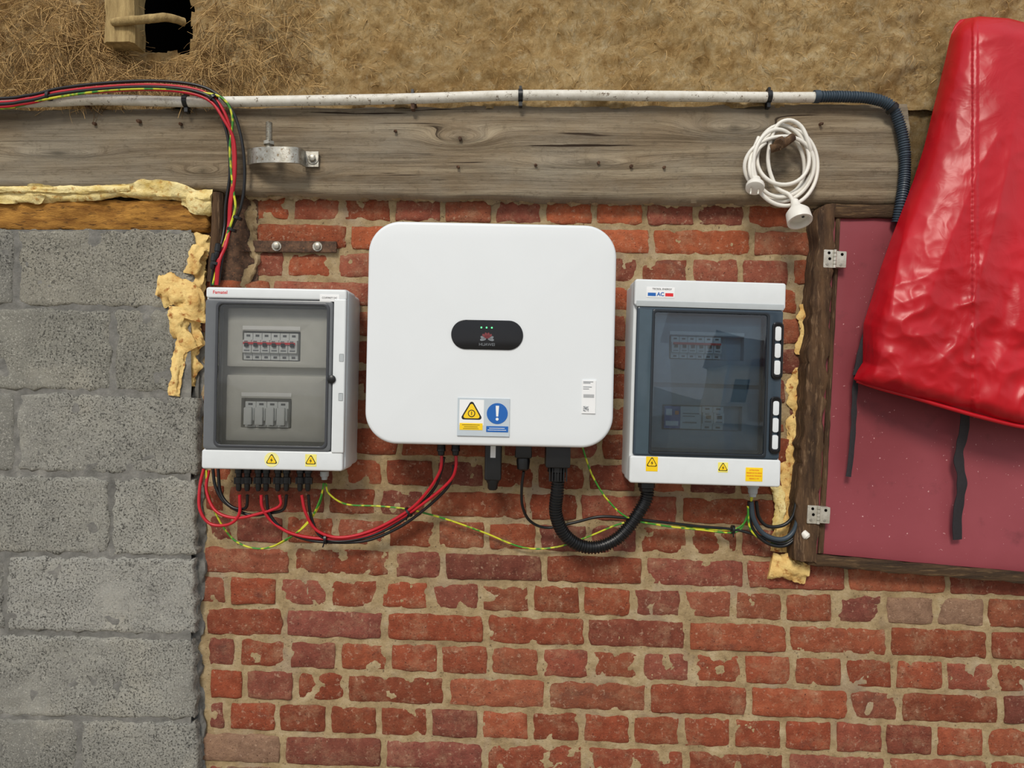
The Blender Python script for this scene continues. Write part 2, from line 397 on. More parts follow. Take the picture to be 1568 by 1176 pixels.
# ---------------------------------------------------------------- block wall
bl=empty('wall_block')
V=[];F=[];C=[]
ys=[349,472,601,727,851,972,1102,1230,1355,1480,1592]
joints={0:[-330,25,299],1:[-160,172,262],2:[-330,24,304],3:[-160,168,302],4:[-330,6,300],5:[-160,300],6:[-330,120,304],7:[-100,302],8:[-330,60,304],9:[-160,140,304]}
for k in range(10):
    xs=[-520]+joints[k]
    for i in range(len(xs)-1):
        x0,x1=xs[i],xs[i+1]
        if i and k==1 and x1==262: x1=268
        def B(px,py): v=M(px,py+.035*(px-150)*.6,.035); return (v.x,v.z)
        g=3.2; r=lambda:random.uniform(-1.8,1.8)
        q=[B(x0+g+r(),ys[k]+g+r()),B(x1-g+r(),ys[k]+g+r()),B(x1-g+r(),ys[k+1]-g+r()),B(x0+g+r(),ys[k+1]-g+r())]
        f=random.uniform(.95,1.04)
        base=(168,166,158)
        if k in(0,) and x0>20: base=(166,162,150)
        if k in(1,): base=(148,146,137)
        if k==4: base=(180,178,171)
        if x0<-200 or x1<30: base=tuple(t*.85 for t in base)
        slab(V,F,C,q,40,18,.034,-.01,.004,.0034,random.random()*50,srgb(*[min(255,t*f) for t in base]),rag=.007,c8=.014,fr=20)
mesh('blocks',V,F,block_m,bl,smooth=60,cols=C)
gridmesh('block_mortar',M(-520,0,.03).x,M(293,0,.03).x,0,M(0,352,.03).z,.008,lambda x,z:.0312+.0030*fbm(x*24,z*24,8,4),bmortar_m,bl)
sweep('seam_mortar',[M(x,y_,.004) for x,y_ in ((300,430),(304,560),(300,700),(306,860),(298,1000),(306,1120),(300,1300),(303,1585))],.018,bmortar_m,bl,seg=14,step=.006,
      rf=lambda L,a:max(.002,.012+.014*fbm(L*22,a*1.2,3,4)),flat=.8)
# ---------------------------------------------------------------- cob wall above
cob=empty('wall_cob')
zb=M(0,176).z
def cobd(x,z):
    d=.028+.024*fbm(x*5,z*5,1,3)+.012*fbm(x*22,z*22,4,4)+.006*abs(fbm(x*60,z*60,6,3))
    return max(.004,d)
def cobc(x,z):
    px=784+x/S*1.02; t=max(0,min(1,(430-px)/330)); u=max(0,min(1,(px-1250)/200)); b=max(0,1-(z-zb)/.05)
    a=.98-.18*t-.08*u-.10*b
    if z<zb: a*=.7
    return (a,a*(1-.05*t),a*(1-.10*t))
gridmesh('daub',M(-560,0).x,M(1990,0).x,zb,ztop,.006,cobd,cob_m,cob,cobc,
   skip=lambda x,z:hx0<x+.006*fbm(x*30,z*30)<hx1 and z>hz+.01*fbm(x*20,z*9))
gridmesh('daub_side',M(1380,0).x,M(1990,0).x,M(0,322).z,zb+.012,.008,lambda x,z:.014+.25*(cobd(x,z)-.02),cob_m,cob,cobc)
V=[];F=[];C=[]
def strand(p,dirv,L,r,col,bend):
    base=len(V); side=dirv.cross(Vector((0,-1,0)))
    if side.length<.01: side=Vector((1,0,0))
    side.normalize(); n_=4; up=Vector((0,-1,0))
    for i in range(n_+1):
        t=i/n_; c=p+dirv*L*t+side*bend*L*(t*t)+up*.006*math.sin(t*3.14)
        for a in (0,2.1,4.2):
            V.append(c+side*math.cos(a)*r+up*math.sin(a)*r); C.append(col)
    for i in range(n_):
        for k in range(3):
            j=(k+1)%3; F.append((base+i*3+k,base+i*3+j,base+i*3+3+j,base+i*3+3+k))
for i in range(7600):
    dense=random.random()
    px=random.gauss(190,150) if dense<.5 else random.uniform(-200,1600)
    if px<-300: continue
    py=random.uniform(-120,150) if dense>.4 else random.gauss(85,45)
    if py>158: continue
    q=M(px,py,.03)
    if hx0-.03<q.x<hx1+.02 and q.z>hz-.01: continue
    q.y=-(cobd(q.x,q.z)-.001)
    a=random.uniform(-math.pi,math.pi) if px>480 else random.gauss(-1.2,.9)
    dv=Vector((math.cos(a),random.uniform(-.35,.1),math.sin(a))).normalized()
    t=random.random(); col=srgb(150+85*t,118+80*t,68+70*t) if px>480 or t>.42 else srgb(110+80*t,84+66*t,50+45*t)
    strand(q,dv,random.uniform(.006,.026) if px>480 else random.uniform(.02,.07),random.uniform(.0003,.0007),col,random.uniform(-.4,.4))
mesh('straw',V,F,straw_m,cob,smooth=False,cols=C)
# recess (opening)
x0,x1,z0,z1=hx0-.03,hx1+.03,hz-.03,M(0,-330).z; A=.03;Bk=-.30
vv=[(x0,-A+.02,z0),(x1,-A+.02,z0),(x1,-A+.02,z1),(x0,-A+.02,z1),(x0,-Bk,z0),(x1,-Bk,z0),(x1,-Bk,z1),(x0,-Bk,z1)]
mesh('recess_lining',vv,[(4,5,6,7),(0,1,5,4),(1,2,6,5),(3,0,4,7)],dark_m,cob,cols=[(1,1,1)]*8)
ps=empty('wooden_stud')
def plank(name,a,b,wd,th,mat,parent,step=.01,amp=.002):
    return sweep(name,[a,b],wd/2,mat,parent,raw=False,step=step,seg=20,
       rf=lambda L,g:(wd/2)/max(abs(math.cos(g)),abs(math.sin(g)),.7)*(1+amp/wd*2.5*fbm(L*30,g,2,2)),flat=th/wd,smooth=40)
plank('stud',M(190,-300,.045),M(192,74,.045),.066,.06,palewood,ps)
rl=empty('wooden_stick')
sweep('stick',[M(172,34,.080),M(215,30,.082),M(255,27,.07),M(282,34,.04)],.009,palewood,rl,seg=10,rf=lambda L,a:.009+.0015*fbm(L*40,a,1))
# ---------------------------------------------------------------- timber beam
bt=[(-520,168),(0,166),(400,163),(1395,158)]
bb=[(-520,288),(330,290),(400,296),(620,300),(900,305),(1400,313)]
knots=[(705,212,.07,.020,.05),(1125,196,.10,.022,.06),(310,262,.05,.012,.03),(1200,262,.05,.012,.03),(480,262,.04,.01,.03),(90,235,.10,.010,.03),(905,250,.12,.012,.03)]
KN=[(M(a,b,.045).x,M(a,b,.045).z,sx,sz,am) for a,b,sx,sz,am in knots]
V=[];F=[];C=[];E=[]
nx,nq=700,40
for j in range(nq+1):
    for i in range(nx+1):
        px=-520+(1395+520)*i/nx; t0=lerp_tab(bt,px);b0=lerp_tab(bb,px); t=j/nq
        t=max(0,min(1,(j-1)/(nq-2))); py=t0+(b0-t0)*t
        q=M(px,py,.045)
        q.z+=(.004*fbm(q.x*14,1.5,2,3) if t in(0,1) else 0)
        e=min(t,1-t)*.2; dep=.045+.004*fbm(q.x*4,q.z*34,5,4)-.009*max(0,1-e/.012)**2
        if t>.0 and t<.24: dep-=.006*(1-(t/.24))
        if j==0 or j==nq: dep=-.02
        if i==0 or i==nx: dep=-.02
        q.y=-dep; V.append(q)
        wz=q.z;dk=1
        for kx,kz,sx,sz,am in KN:
            g=math.exp(-((q.x-kx)/sx)**2-((q.z-kz)/sz)**2); wz+=am*g; 
            g2=math.exp(-((q.x-kx)/(sx*.16))**2-((q.z-kz)/(sz*.35))**2); dk*=1-.55*g2
        wz+=.006*nz(q.x*2.2,q.z*4,3)
        sh=1.0+.16*nz(q.x*1.5,q.z*6,7)
        if t<.2: sh*=.92
        if px<330: sh*=.93
        C.append((sh*dk,sh*dk*.99,sh*dk*.97)); E.append((q.x,0,wz))
for j in range(nq):
    for i in range(nx):
        a=j*(nx+1)+i; F.append((a,a+nx+1,a+nx+2,a+1))
bm_=empty('timber_beam'); mesh('beam_face',V,F,beam_m,bm_,smooth=60,cols=C,extra=E)
sweep('bedding_mortar',[M(x,y_,.010) for x,y_ in ((380,298),(560,300),(800,304),(1000,307),(1255,312))],.01,mortar_m,wb,seg=12,step=.005,rf=lambda L,a:max(.002,.009+.012*fbm(L*40,a,6,4)))
for i,(a,b) in enumerate([(135,163),(146,190),(214,186),(277,190),(606,201),(636,161),(705,213),(702,256),(820,253),(916,250),(966,255),(1016,257),(1256,190),(1180,262)]):
    q=M(a,b,.046); s=random.uniform(.003,.0042)
    sweep('nail_%d'%i,[q+Vector((0,.01,0)),q+Vector((0,-.003,0)),q+Vector((random.uniform(-.003,.003),-.007,random.uniform(-.004,0)))],s,rust,bm_,seg=6,step=.003)
# ---------------------------------------------------------------- white conduit
cd=empty('conduit_pipe')
cable('pipe',[(-500,156,.06),(0,157,.06),(150,153,.06),(300,156,.06),(470,154,.06),(630,151,.06),(800,146,.06),(1000,147,.06),(1180,149,.06),(1252,149,.06)],.0112,pvc_m,cd,seg=20,step=.03)
for i,(a,b) in enumerate([(285,155),(632,151),(797,146),(1177,148)]):
    q=M(a,b,.06)
    if i!=1: sweep('saddle_clip_%d'%i,[q+Vector((-.005,0,0)),q+Vector((.005,0,0))],.0135,black_pl,cd,seg=18)
    boxes('clip_tab_%d'%i,[(q.x-.004,q.x+.004,q.z-.024,q.z-.008,.047,.062)],black_pl if i!=1 else rust,cd)
    boxes('clip_head_%d'%i,[(q.x-.003,q.x+.003,q.z+.008,q.z+.019,.05,.066)],black_pl,cd)
fx=empty('flexible_conduit')
n=NT('blue_grey_conduit'); bgc=n.fin(srgb(52,66,78),.45)
def corr(name,pp,r,mat,parent,per=.0042,amp=.09,**k):
    return cable(name,pp,r,mat,parent,step=.0011,seg=14,rf=lambda L,a:r*(1+amp*(1 if math.sin(2*math.pi*L/per)>0 else -1)),smooth=30,**k)
corr('corrugated_hose',[(1250,148,.06),(1290,148,.06),(1335,151,.062),(1364,163,.062),(1378,192,.060),(1385,230,.058),(1385,270,.058),(1380,310,.0635),(1374,340,.056)],.0112,bgc,fx,per=.0055,amp=.11)
lathe('hose_collar',M(1246,148,.06),(1,0,0),[(0,.012),(0,.0138),(.012,.0138),(.012,.012)],bgc,fx)
q=M(1366,166,.064); sweep('hose_tie',[q+Vector((-.003,0,.003)),q+Vector((.003,0,-.003))],.0145,black_pl,fx,seg=16)
# ---------------------------------------------------------------- upper solar cables
uc=empty('solar_cable_run')
def offs(pp,dx,dy,dd=0): return [(a+dx,b+dy,c+dd) for a,b,c in pp]
base=[(-400,162,.078),(-40,158,.078),(40,152,.08),(90,141,.082),(160,133,.085),(230,130,.085),(290,135,.084),(325,148,.082),(345,175,.08),(356,215,.072),(358,265,.066),(352,310,.06),(350,345,.055),(344,375,.07),(334,400,.085),(330,436,.075)]
cable('red_cable_1',base,.0034,red_cab,uc)
cable('red_cable_2',offs(base,-3,7,.003)[:9]+offs(base,2,0,.004)[9:],.0034,red_cab,uc)
cable('black_cable_1',offs(base,4,-6)[:8]+[(355,168,.08),(368,205,.075),(374,245,.07),(374,285,.065),(368,320,.06),(354,350,.055),(344,380,.07),(338,410,.08),(334,436,.075)],.0034,black_pl,uc)
cable('black_cable_2',offs(base,0,3,.006)[:8]+offs(base,-6,2,-.002)[8:],.0034,black_pl,uc)
cable('earth_cable',[(-40,170,.078),(20,164,.08),(70,152,.086),(160,139,.09),(240,136,.09),(300,141,.088),(340,150,.086),(356,180,.08),(352,230,.07),(357,290,.066),(360,320,.064),(346,365,.066),(336,395,.08),(326,436,.078)],.0026,green_cab,uc)
for i,(a,b,d,ang) in enumerate([(75,147,.082,0),(327,150,.083,.9),(364,334,.06,1.9),(355,352,.058,1.9),(332,404,.083,1.8)]):
    q=M(a,b,d); dv=Vector((math.cos(ang),0,-math.sin(ang)))*.003
    sweep('cable_tie_%d'%i,[q-dv,q+dv],.0105,black_pl,uc,seg=12)
for i,(a,b) in enumerate([(332,385),(326,400)]):
    q=M(a,b,.085); lathe('inline_connector_%d'%i,q+Vector((.004,0,.018)),(-.15,0,-1),[(0,.004),(.002,.007),(.018,.0075),(.019,.006),(.03,.0065),(.036,.004)],black_pl,uc,seg=12)
# ---------------------------------------------------------------- clamp bracket
cb=empty('pipe_clamp_bracket')
def strap(name,pp,hh,th,mat,parent):
    pts=catmull([M(*p) for p in pp],.004); V=[];F=[]
    for i,p in enumerate(pts):
        t=(pts[min(i+1,len(pts)-1)]-pts[max(i-1,0)]).normalized(); nn=Vector((t.y,-t.x,0)).normalized()
        for a,b in ((-1,-1),(1,-1),(1,1),(-1,1)): V.append(p+nn*th/2*a+Vector((0,0,hh/2*b)))
    for i in range(len(pts)-1):
        for k in range(4): j=(k+1)%4; F.append((i*4+k,i*4+j,i*4+4+j,i*4+4+k))
    F.append((0,1,2,3));F.append(tuple(range(len(V)-4,len(V)))[::-1])
    return mesh(name,V,F,mat,parent,smooth=40)
strap('saddle_strap',[(380,241,.05),(384,240,.065),(392,238,.085),(412,237,.100),(438,237,.104),(455,238,.096),(463,241,.075),(466,243,.055),(472,244,.051),(488,244,.051)],.034,.004,steel,cb)
q=M(412,222,.09); lathe('threaded_stud',q+Vector((0,0,-.006)),(0,0,1),[(0,.0065)]+[(.002+.0012*i,.0072 if i%2 else .0064) for i in range(44)]+[(.056,.005)],steel,cb,seg=16,smooth=20)
lathe('stud_nut',q,(0,0,1),[(0,.004),(0,.012),(.007,.012),(.007,.004)],steel,cb,seg=6,smooth=20)
q=M(479,243,.053); lathe('bolt_washer',q,(0,-1,0),[(0,.0125),(.002,.0125),(.0022,.008)],steel,cb); lathe('bolt_nut',q,(0,-1,0),[(0,.008),(.008,.008),(.009,.006)],steel,cb,seg=6)
# ---------------------------------------------------------------- steel strap plate
sp=empty('iron_strap_plate',M(443,378,.010),.01)
panel('strap',0,0,.218,.026,0,.005,rust,sp,r=.003)
for i,x in enumerate((-.027,.066)): lathe('bolt_head_%d'%i,(x,-.005,0),(0,-1,0),[(0,.011),(.002,.011),(.002,.0075),(.007,.007),(.008,.004)],steel,sp,seg=12)
# ---------------------------------------------------------------- lintel + foam
lt=empty('timber_lintel')
V=[];F=[];C=[]
q=[tuple(M(-520,306,.03).xz),tuple(M(322,306,.03).xz),tuple(M(318,354,.03).xz),tuple(M(-520,348,.03).xz)]
slab(V,F,C,q,60,6,.03,-.02,.005,.010,4,(1,1,1),rag=.006,fr=25); mesh('lintel_board',V,F,orangewood,lt,smooth=60,cols=C)
fo=empty('expanding_foam')
def foam(name,pp,r,amp,seed,flat=.6,mat=foam_m,fr=30):
    return cable(name,pp,r,mat,fo,seg=18,step=.004,flat=flat,rf=lambda L,a:max(.001,r+amp*fbm(L*fr+seed,math.cos(a)*1.5,math.sin(a)*1.5+seed,4)),smooth=80)
foam('foam_strip',[(-500,300,.03),(0,300,.032),(60,296,.035),(100,299,.034),(180,293,.035),(260,294,.035),(300,300,.036),(326,304,.034)],.017,.012,1,.6,foam_y,12)
foam('foam_edge_slab',[(-500,290,.045),(60,290,.046),(160,290,.046),(200,288,.044)],.007,.004,3,.6,foam_y,20)
foam('foam_corner',[(285,300,.03),(305,310,.036),(325,312,.03)],.022,.012,5,.5,foam_y)
foam('foam_seam',[(312,360,.010),(300,400,.018),(296,450,.022),(290,520,.020),(284,590,.016)],.022,.016,31,.5)
foam('foam_drip_1',[(306,378,.028),(298,395,.036),(294,420,.034)],.014,.010,7,.5)
foam('foam_drip_2',[(244,438,.034),(256,440,.038),(275,446,.040),(294,462,.038),(288,488,.036)],.028,.018,9,.35)
foam('foam_drip_3',[(276,470,.036),(274,500,.036),(286,518,.032),(296,535,.028)],.020,.014,12,.45)
foam('foam_drip_4',[(280,520,.030),(272,560,.034),(266,606,.034)],.011,.009,15,.5)
foam('foam_gap_right_1',[(1238,466,.004),(1241,500,.010),(1234,545,.010)],.022,.013,18,.4)
foam('foam_gap_right_2',[(1226,560,.000),(1222,640,.004),(1212,700,.004),(1206,750,.008),(1200,800,.010),(1196,845,.012)],.018,.018,21,.4)
foam('foam_gap_right_3',[(1180,862,.012),(1205,868,.018),(1235,872,.012)],.024,.014,24,.5)
foam('foam_white_lump',[(1180,730,.010),(1196,770,.014),(1192,810,.010)],.012,.010,26,.5,foam_y)
mesh('dark_gap_backing',[M(318,285,.006),M(395,290,.006),M(395,440,.006),M(300,440,.006)],[(0,1,2,3)],rust,wb,cols=[(1,1,1)]*4)
cable('corner_post',[(334,296,.03),(333,350,.028),(326,432,.02)],.014,darkwood,wb,seg=8,step=.01)
sweep('ragged_mortar',[M(x,y_,.004) for x,y_ in ((384,300),(386,350),(392,400),(372,440))],.012,mortar_m,wb,seg=12,step=.005,rf=lambda L,a:max(.001,.010+.014*fbm(L*30,a,9,4)))
# ---------------------------------------------------------------- INVERTER
iv=empty('solar_inverter',M(751.5,512,.17)+Vector((0,.17,0)),math.radians(1.2))
k=S*(D-.17)/D
W_,H_=381*k,342*k
def I(px,py): return ((px-751.5)*k,(512-py)*k)
panel('front_cover',0,0,W_,H_,.120,.168,white_paint,iv,r=.066,bev=.007,dome=.003,n=16,bn=6)
panel('heatsink_body',0,.004,W_*.93,H_*.90,.045,.125,grey_pl,iv,r=.05,bev=.003,n=10)
boxes('heatsink_fins',[(-.20+.4*i/22,-.197+.4*i/22,-.19,.19,.02,.05) for i in range(23)],grey_pl,iv,bev=0)
boxes('wall_bracket',[(-.15,.15,-.06,-.01,.0,.024),(-.15,.15,.08,.13,0,.024)],steel,iv)
x,z=I(746,513); panel('status_window',x,z,110*k,45*k,.168,.1735,black_gl,iv,r=.0301,bev=.001,n=14)
for i,dx in enumerate((-8,0,8)):
    poly('led_%d'%i,circ(x+(dx-1)*k,z+11*k,.0017,16),.1742,led,iv); 
for i in range(8):
    a=math.radians(90+(i-3.5)*27); cx,cz=x,z-7*k; pts=[]
    for t in range(16):
        th=2*math.pi*t/16; u=.0082+.0062*math.cos(th); w=.0021*math.sin(th)*(1.1+.5*math.cos(th)); pts.append((cx+u*math.cos(a)-w*math.sin(a),cz+u*math.sin(a)+w*math.cos(a)))
    poly('emblem_petal_%d'%i,pts,.1742,logo_red if i in(2,3,4,5) else logo_grey,iv)
text('emblem_text','HUAWEI',x,z-15*k,.1742,.0085,logo_grey,iv)
x0,z0=I(703,610);x1,z1=I(783,668); fy=.1718
boxes('safety_sticker',[(x0,x1,z1,z0,.166,fy)],greylabel,iv,bev=.0003)
cx,cz=I(724,632); boxes('sticker_white_half',[(cx-.024,cx+.026,cz-.026,cz+.026,.166,fy+.0002)],white_st,iv,bev=0)
warn(iv,cx+.001,cz-.001,fy,.023,'sticker',False)
poly('warning_ring',circ(cx+.001,cz-.002,.0075),fy+.0012,black_pl,iv); poly('warning_ring_fill',circ(cx+.001,cz-.002,.0058),fy+.0016,yellow_st,iv)
boxes('warning_mark',[(cx+.0003,cx+.0017,cz-.005,cz+.002,fy+.0014,fy+.002)],black_pl,iv,bev=0)
boxes('yellow_band',[(cx-.023,cx+.024,cz-.036,cz-.022,.166,fy+.0006)],yellow_st,iv,bev=0)
boxes('yellow_band_text',[(cx-.018,cx+.018,cz-.026,cz-.0252,fy,fy+.0009),(cx-.014,cx+.014,cz-.030,cz-.0292,fy,fy+.0009),(cx-.016,cx+.016,cz-.0335,cz-.0327,fy,fy+.0009)],black_pl,iv,bev=0)
cx2,cz2=I(764,633); poly('mandatory_disc',circ(cx2,cz2,.0215),fy+.0006,blue_st,iv)
poly('mandatory_bar',[(cx2-.0035,cz2+.016),(cx2+.0035,cz2+.016),(cx2+.002,cz2-.006),(cx2-.002,cz2-.006)],fy+.001,white_st,iv); poly('mandatory_dot',circ(cx2,cz2-.0115,.003),fy+.001,white_st,iv)
boxes('blue_band',[(cx2-.022,cx2+.023,cz2-.038,cz2-.026,.166,fy+.0006)],blue_st,iv,bev=0)
boxes('blue_band_text',[(cx2-.016,cx2+.016,cz2-.0305,cz2-.0295,fy,fy+.0009),(cx2-.019,cx2+.019,cz2-.0345,cz2-.0335,fy,fy+.0009)],white_st,iv,bev=0)
a0,b0=I(893,579);a1,b1=I(914,630); ly=.1716
boxes('serial_label',[(a0,a1,b1,b0,.163,ly)],white_st,iv,bev=.0002)
ln=[]
for i,(dz,w) in enumerate([(2,.8),(4,.6),(10,.7),(13,.5)]): ln.append((a0+.002,a0+(a1-a0)*w,b0-(dz+1.0)*k,b0-dz*k,ly-.001,ly+.0003))
for i in range(22):
    xx=a0+.003+i*.001; ln.append((xx,xx+.0005,b0-.036,b0-.029,ly-.001,ly+.0003))
for i in range(11):
    for j in range(11):
        if random.random()<.52: ln.append((a0+.003+i*.001,a0+.004+i*.001,b1+.004+j*.001,b1+.005+j*.001,ly-.001,ly+.0003))
boxes('label_print',ln,logo_grey,iv,bev=0)
bpy.context.view_layer.update(); iv_inv=iv.matrix_world.inverted()
def Loc(px,py,d): return iv_inv@M(px,py,d)
for i,px in enumerate((676,698)):
    q=Loc(px,672,.1); lathe('pv_socket_%d'%i,q,(0,0,-1),[(0,.009),(.02,.009),(.021,.0095),(.026,.0095),(.027,.0075),(.034,.007),(.036,.005)],black_pl,iv,seg=16)
q=Loc(756,668,.10)
panel('dongle_body',q.x,q.z-.052,.036,.086,.082,.112,black_pl,iv,r=.006,bev=.004)
lathe('dongle_nut',(q.x,-.097,q.z-.092),(0,0,-1),[(0,.014),(.006,.014),(.01,.0115),(.02,.011),(.024,.008)],black_pl,iv,seg=12)
boxes('dongle_label',[(q.x-.006,q.x+.005,q.z-.045,q.z-.020,.110,.1125)],white_st,iv,bev=0); poly('dongle_led',circ(q.x,q.z-.016,.0025,12),.1128,led,iv)
q=Loc(802,668,.10); lathe('comm_gland',q,(0,0,-1),[(0,.016),(.03,.016),(.032,.0185),(.045,.0185),(.047,.014),(.052,.015),(.070,.013),(.074,.007)],black_pl,iv,seg=14)
panel('comm_plug',q.x,q.z-.03,.034,.03,.08,.12,black_pl,iv,r=.003)
q=Loc(854,668,.10); panel('ac_connector_body',q.x,q.z-.040,.052,.050,.07,.13,black_pl,iv,r=.004,bev=.002)
lathe('ac_connector_collar',(q.x,-.1,q.z-.06),(0,0,-1),[(0,.0205),(.016,.0205),(.018,.017),(.036,.0165),(.038,.013)],black_pl,iv,seg=20)
boxes('ac_collar_ribs',[(q.x-.018+.006*i,q.x-.0155+.006*i,q.z-.095,q.z-.066,.112,.122) for i in range(7)],black_pl,iv)
# ---------------------------------------------------------------- DIN modules
def din(parent,x0,z,n,w,h,y,pre,mats=None,strip=True):
    body=[];nose=[];tog=[];scr=[];lab=[]
    for i in range(n):
        a=x0+i*w; body.append((a+.0004,a+w-.0004,z-h/2,z+h/2,y-.02,y)); nose.append((a+.0006,a+w-.0006,z-h*.24,z+h*.24,y,y+.008))
        tog.append((a+w*.3,a+w*.7,z-h*.02,z+h*.12,y+.008,y+.013)); scr.append((a+w*.3,a+w*.7,z+h*.36,z+h*.44,y,y+.0006)); scr.append((a+w*.3,a+w*.7,z-h*.44,z-h*.36,y,y+.0006))
        lab.append((a+w*.2,a+w*.8,z-h*.18,z-h*.13,y+.008,y+.0085)); lab.append((a+w*.2,a+w*.6,z+h*.16,z+h*.2,y+.008,y+.0085))
    boxes(pre+'_module_bodies',body,(mats or [white_pl])[0],parent,.0004); boxes(pre+'_module_noses',nose,(mats or [white_pl])[0],parent,.0004)
    boxes(pre+'_toggles',tog,black_pl,parent,0); boxes(pre+'_screws',scr,midgrey_pl,parent,0); boxes(pre+'_markings',lab,logo_grey,parent,0)
# ---------------------------------------------------------------- LEFT (DC) BOX
lb=empty('dc_breaker_enclosure',M(419.5,580,.13)+Vector((0,.13,0)),math.radians(1.1))
k=S*(D-.13)/D
def L_(px,py): return ((px-419.5)*k,(580-py)*k)
def reg(px0,px1,py0,py1,f): a=f(px0,py0);b=f(px1,py1); return ((a[0]+b[0])/2,(a[1]+b[1])/2,b[0]-a[0],a[1]-b[1])
cx,cz,w,h=reg(310,530,440,720,L_)
panel('back_tray',cx,cz,w*.99,h*.985,.0,.062,white_pl,lb,r=.010,bev=.001)
ic=reg(326,507,459,689,L_)
frame('cover_shell',cx,cz,w,h,.010,*ic,.008,.060,.118,white_pl,lb,bev=.005)
t=reg(312,528,441,458,L_); panel('top_bar',*t,.11,.128,white_pl,lb,r=.006,bev=.004)
t=reg(310,527,690,720,L_); panel('bottom_bar',*t,.11,.128,white_pl,lb,r=.006,bev=.004)
t=reg(509,528,456,692,L_); panel('closing_rail',*t,.11,.131,white_pl,lb,r=.003,bev=.003)
boxes('rail_notches',[(L_(519,0)[0],L_(526,0)[0],L_(0,p+12)[1],L_(0,p)[1],.12,.1316) for p in (540,600)],grey_pl,lb)
o=reg(312,508,459,690,L_); i_=reg(333,499,467,682,L_)
frame('door_frame',*o,.008,*i_,.010,.112,.130,midgrey_pl,lb,bev=.003)
frame('door_inner_lip',*reg(329,503,463,686,L_),.012,*i_,.010,.128,.1325,plain('dark_grey_lip',srgb(60,62,66),.3),lb,bev=.001)
panel('door_window',*i_,.127,.1295,smoke,lb,r=.010,bev=.0005)
lathe('door_latch',(L_(508,579)[0],-.128,L_(508,579)[1]),(0,-1,0),[(0,.009),(.006,.009),(.008,.006)],black_pl,lb,seg=16)
# interior
t=reg(320,507,459,689,L_); panel('inner_panel',*t,.064,.078,inner_grey,lb)
t=reg(338,496,470,562,L_); fr_=reg(362,452,506,552,L_); frame('upper_row_cover',*t,.004,*fr_,.002,.078,.100,inner_grey,lb)
t=reg(338,496,575,678,L_); fr_=reg(362,440,611,657,L_); frame('lower_row_cover',*t,.004,*fr_,.002,.078,.100,inner_grey,lb)
x,z=L_(364,530); din(lb,x,z,6,14.2*k,42*k,.101,'upper')
x0,z0=L_(366,527);x1,_=L_(446,522); boxes('red_marker_strip',[(x0,x1,z0,z0+.0045,.108,.1125)],red_st,lb,0)
boxes('label_strip_upper',[(L_(362,0)[0],L_(452,0)[0],L_(0,504)[1],L_(0,498)[1],.098,.1012)],white_st,lb,0)
x,z=L_(368,636); din(lb,x,z,4,17*k,40*k,.101,'lower')
boxes('fuse_fronts',[(L_(370+i*17,0)[0],L_(382+i*17,0)[0],L_(0,652)[1],L_(0,625)[1],.108,.116) for i in range(4)],white_pl,lb,.0008)
boxes('label_strip_lower',[(L_(362,0)[0],L_(440,0)[0],L_(0,608)[1],L_(0,602)[1],.098,.1012)],white_st,lb,0)
text('maker_text','Famatel',*L_(334,449),.1283,.010,red_st,lb,bold=.0001)
t=reg(487,517,449,460,L_); panel('side_label',*t,.12,.1286,white_st,lb,r=.0005,bev=.0001); text('side_label_text','COFFRET DC',*L_(502,454.5),.1288,.0055,black_pl,lb)
a=L_(418,704); poly('sticker_disc',circ(*a,.0155),.1286,plain('cream_sticker',srgb(240,232,150),.4),lb); warn(lb,a[0],a[1]-.001,.1286,.0125,'disc')
a=L_(478,704); panel('square_sticker',*a,.024,.026,.12,.1285,plain('cream_sticker2',srgb(238,226,120),.4),lb,r=.001,bev=.0001); warn(lb,a[0],a[1]-.001,.1286,.0118,'square')
bpy.context.view_layer.update(); lbi=lb.matrix_world.inverted()
mc=[366,379,396,408,426,439,460,472]
for i,px in enumerate(mc):
    q=lbi@M(px,720,.07)
    lathe('cable_gland_%d'%i,q+Vector((0,0,.006)),(0,0,-1),[(0,.0085),(.012,.0085),(.013,.0065),(.02,.0062),(.021,.0078),(.034,.0078),(.036,.006),(.048,.0058),(.052,.0035)],black_pl,lb,seg=12)
    boxes('gland_clips_%d'%i,[(q.x-.0095,q.x-.006,q.z-.03,q.z-.016,.066,.074),(q.x+.006,q.x+.0095,q.z-.03,q.z-.016,.066,.074)],black_pl,lb,0)
q=lbi@M(497,722,.06); lathe('earth_gland',q,(0,0,-1),[(0,.0095),(.010,.0095),(.012,.007),(.018,.006)],grey_pl,lb,seg=14)
# ---------------------------------------------------------------- RIGHT (AC) BOX
rb=empty('ac_breaker_enclosure',M(1084,586.5,.125)+Vector((0,.125,0)),math.radians(1.7))
k=S*(D-.125)/D
def R_(px,py): return ((px-1084)*k,(586.5-py)*k)
cx,cz,w,h=reg(968,1200,430,743,R_)
panel('back_tray',cx,cz,w*.985,h*.985,0,.062,white_pl,rb,r=.008,bev=.001)
ic=reg(984,1184,474,696,R_)
frame('cover_shell',cx,cz,w,h,.008,*ic,.006,.060,.112,white_pl,rb,bev=.004)
panel('top_bar',*reg(968,1200,430,471,R_),.105,.124,white_pl,rb,r=.006,bev=.004)
panel('bottom_bar',*reg(968,1200,701,743,R_),.105,.124,white_pl,rb,r=.006,bev=.004)
panel('top_bar_step',*reg(971,1197,463,472,R_),.12,.1255,grey_pl,rb,r=.001,bev=.001)
i_=reg(1000,1172,480,694,R_)
frame('door_frame',*reg(973,1197,472,701,R_),.006,*i_,.006,.10,.124,darkblue_pl,rb,bev=.003)
frame('door_inner_lip',*reg(996,1176,476,698,R_),.007,*i_,.006,.122,.127,plain('near_black_lip',srgb(34,40,46),.2),rb,bev=.001)
panel('door_window',*i_,.122,.1248,smoke_b,rb,r=.006,bev=.0005)
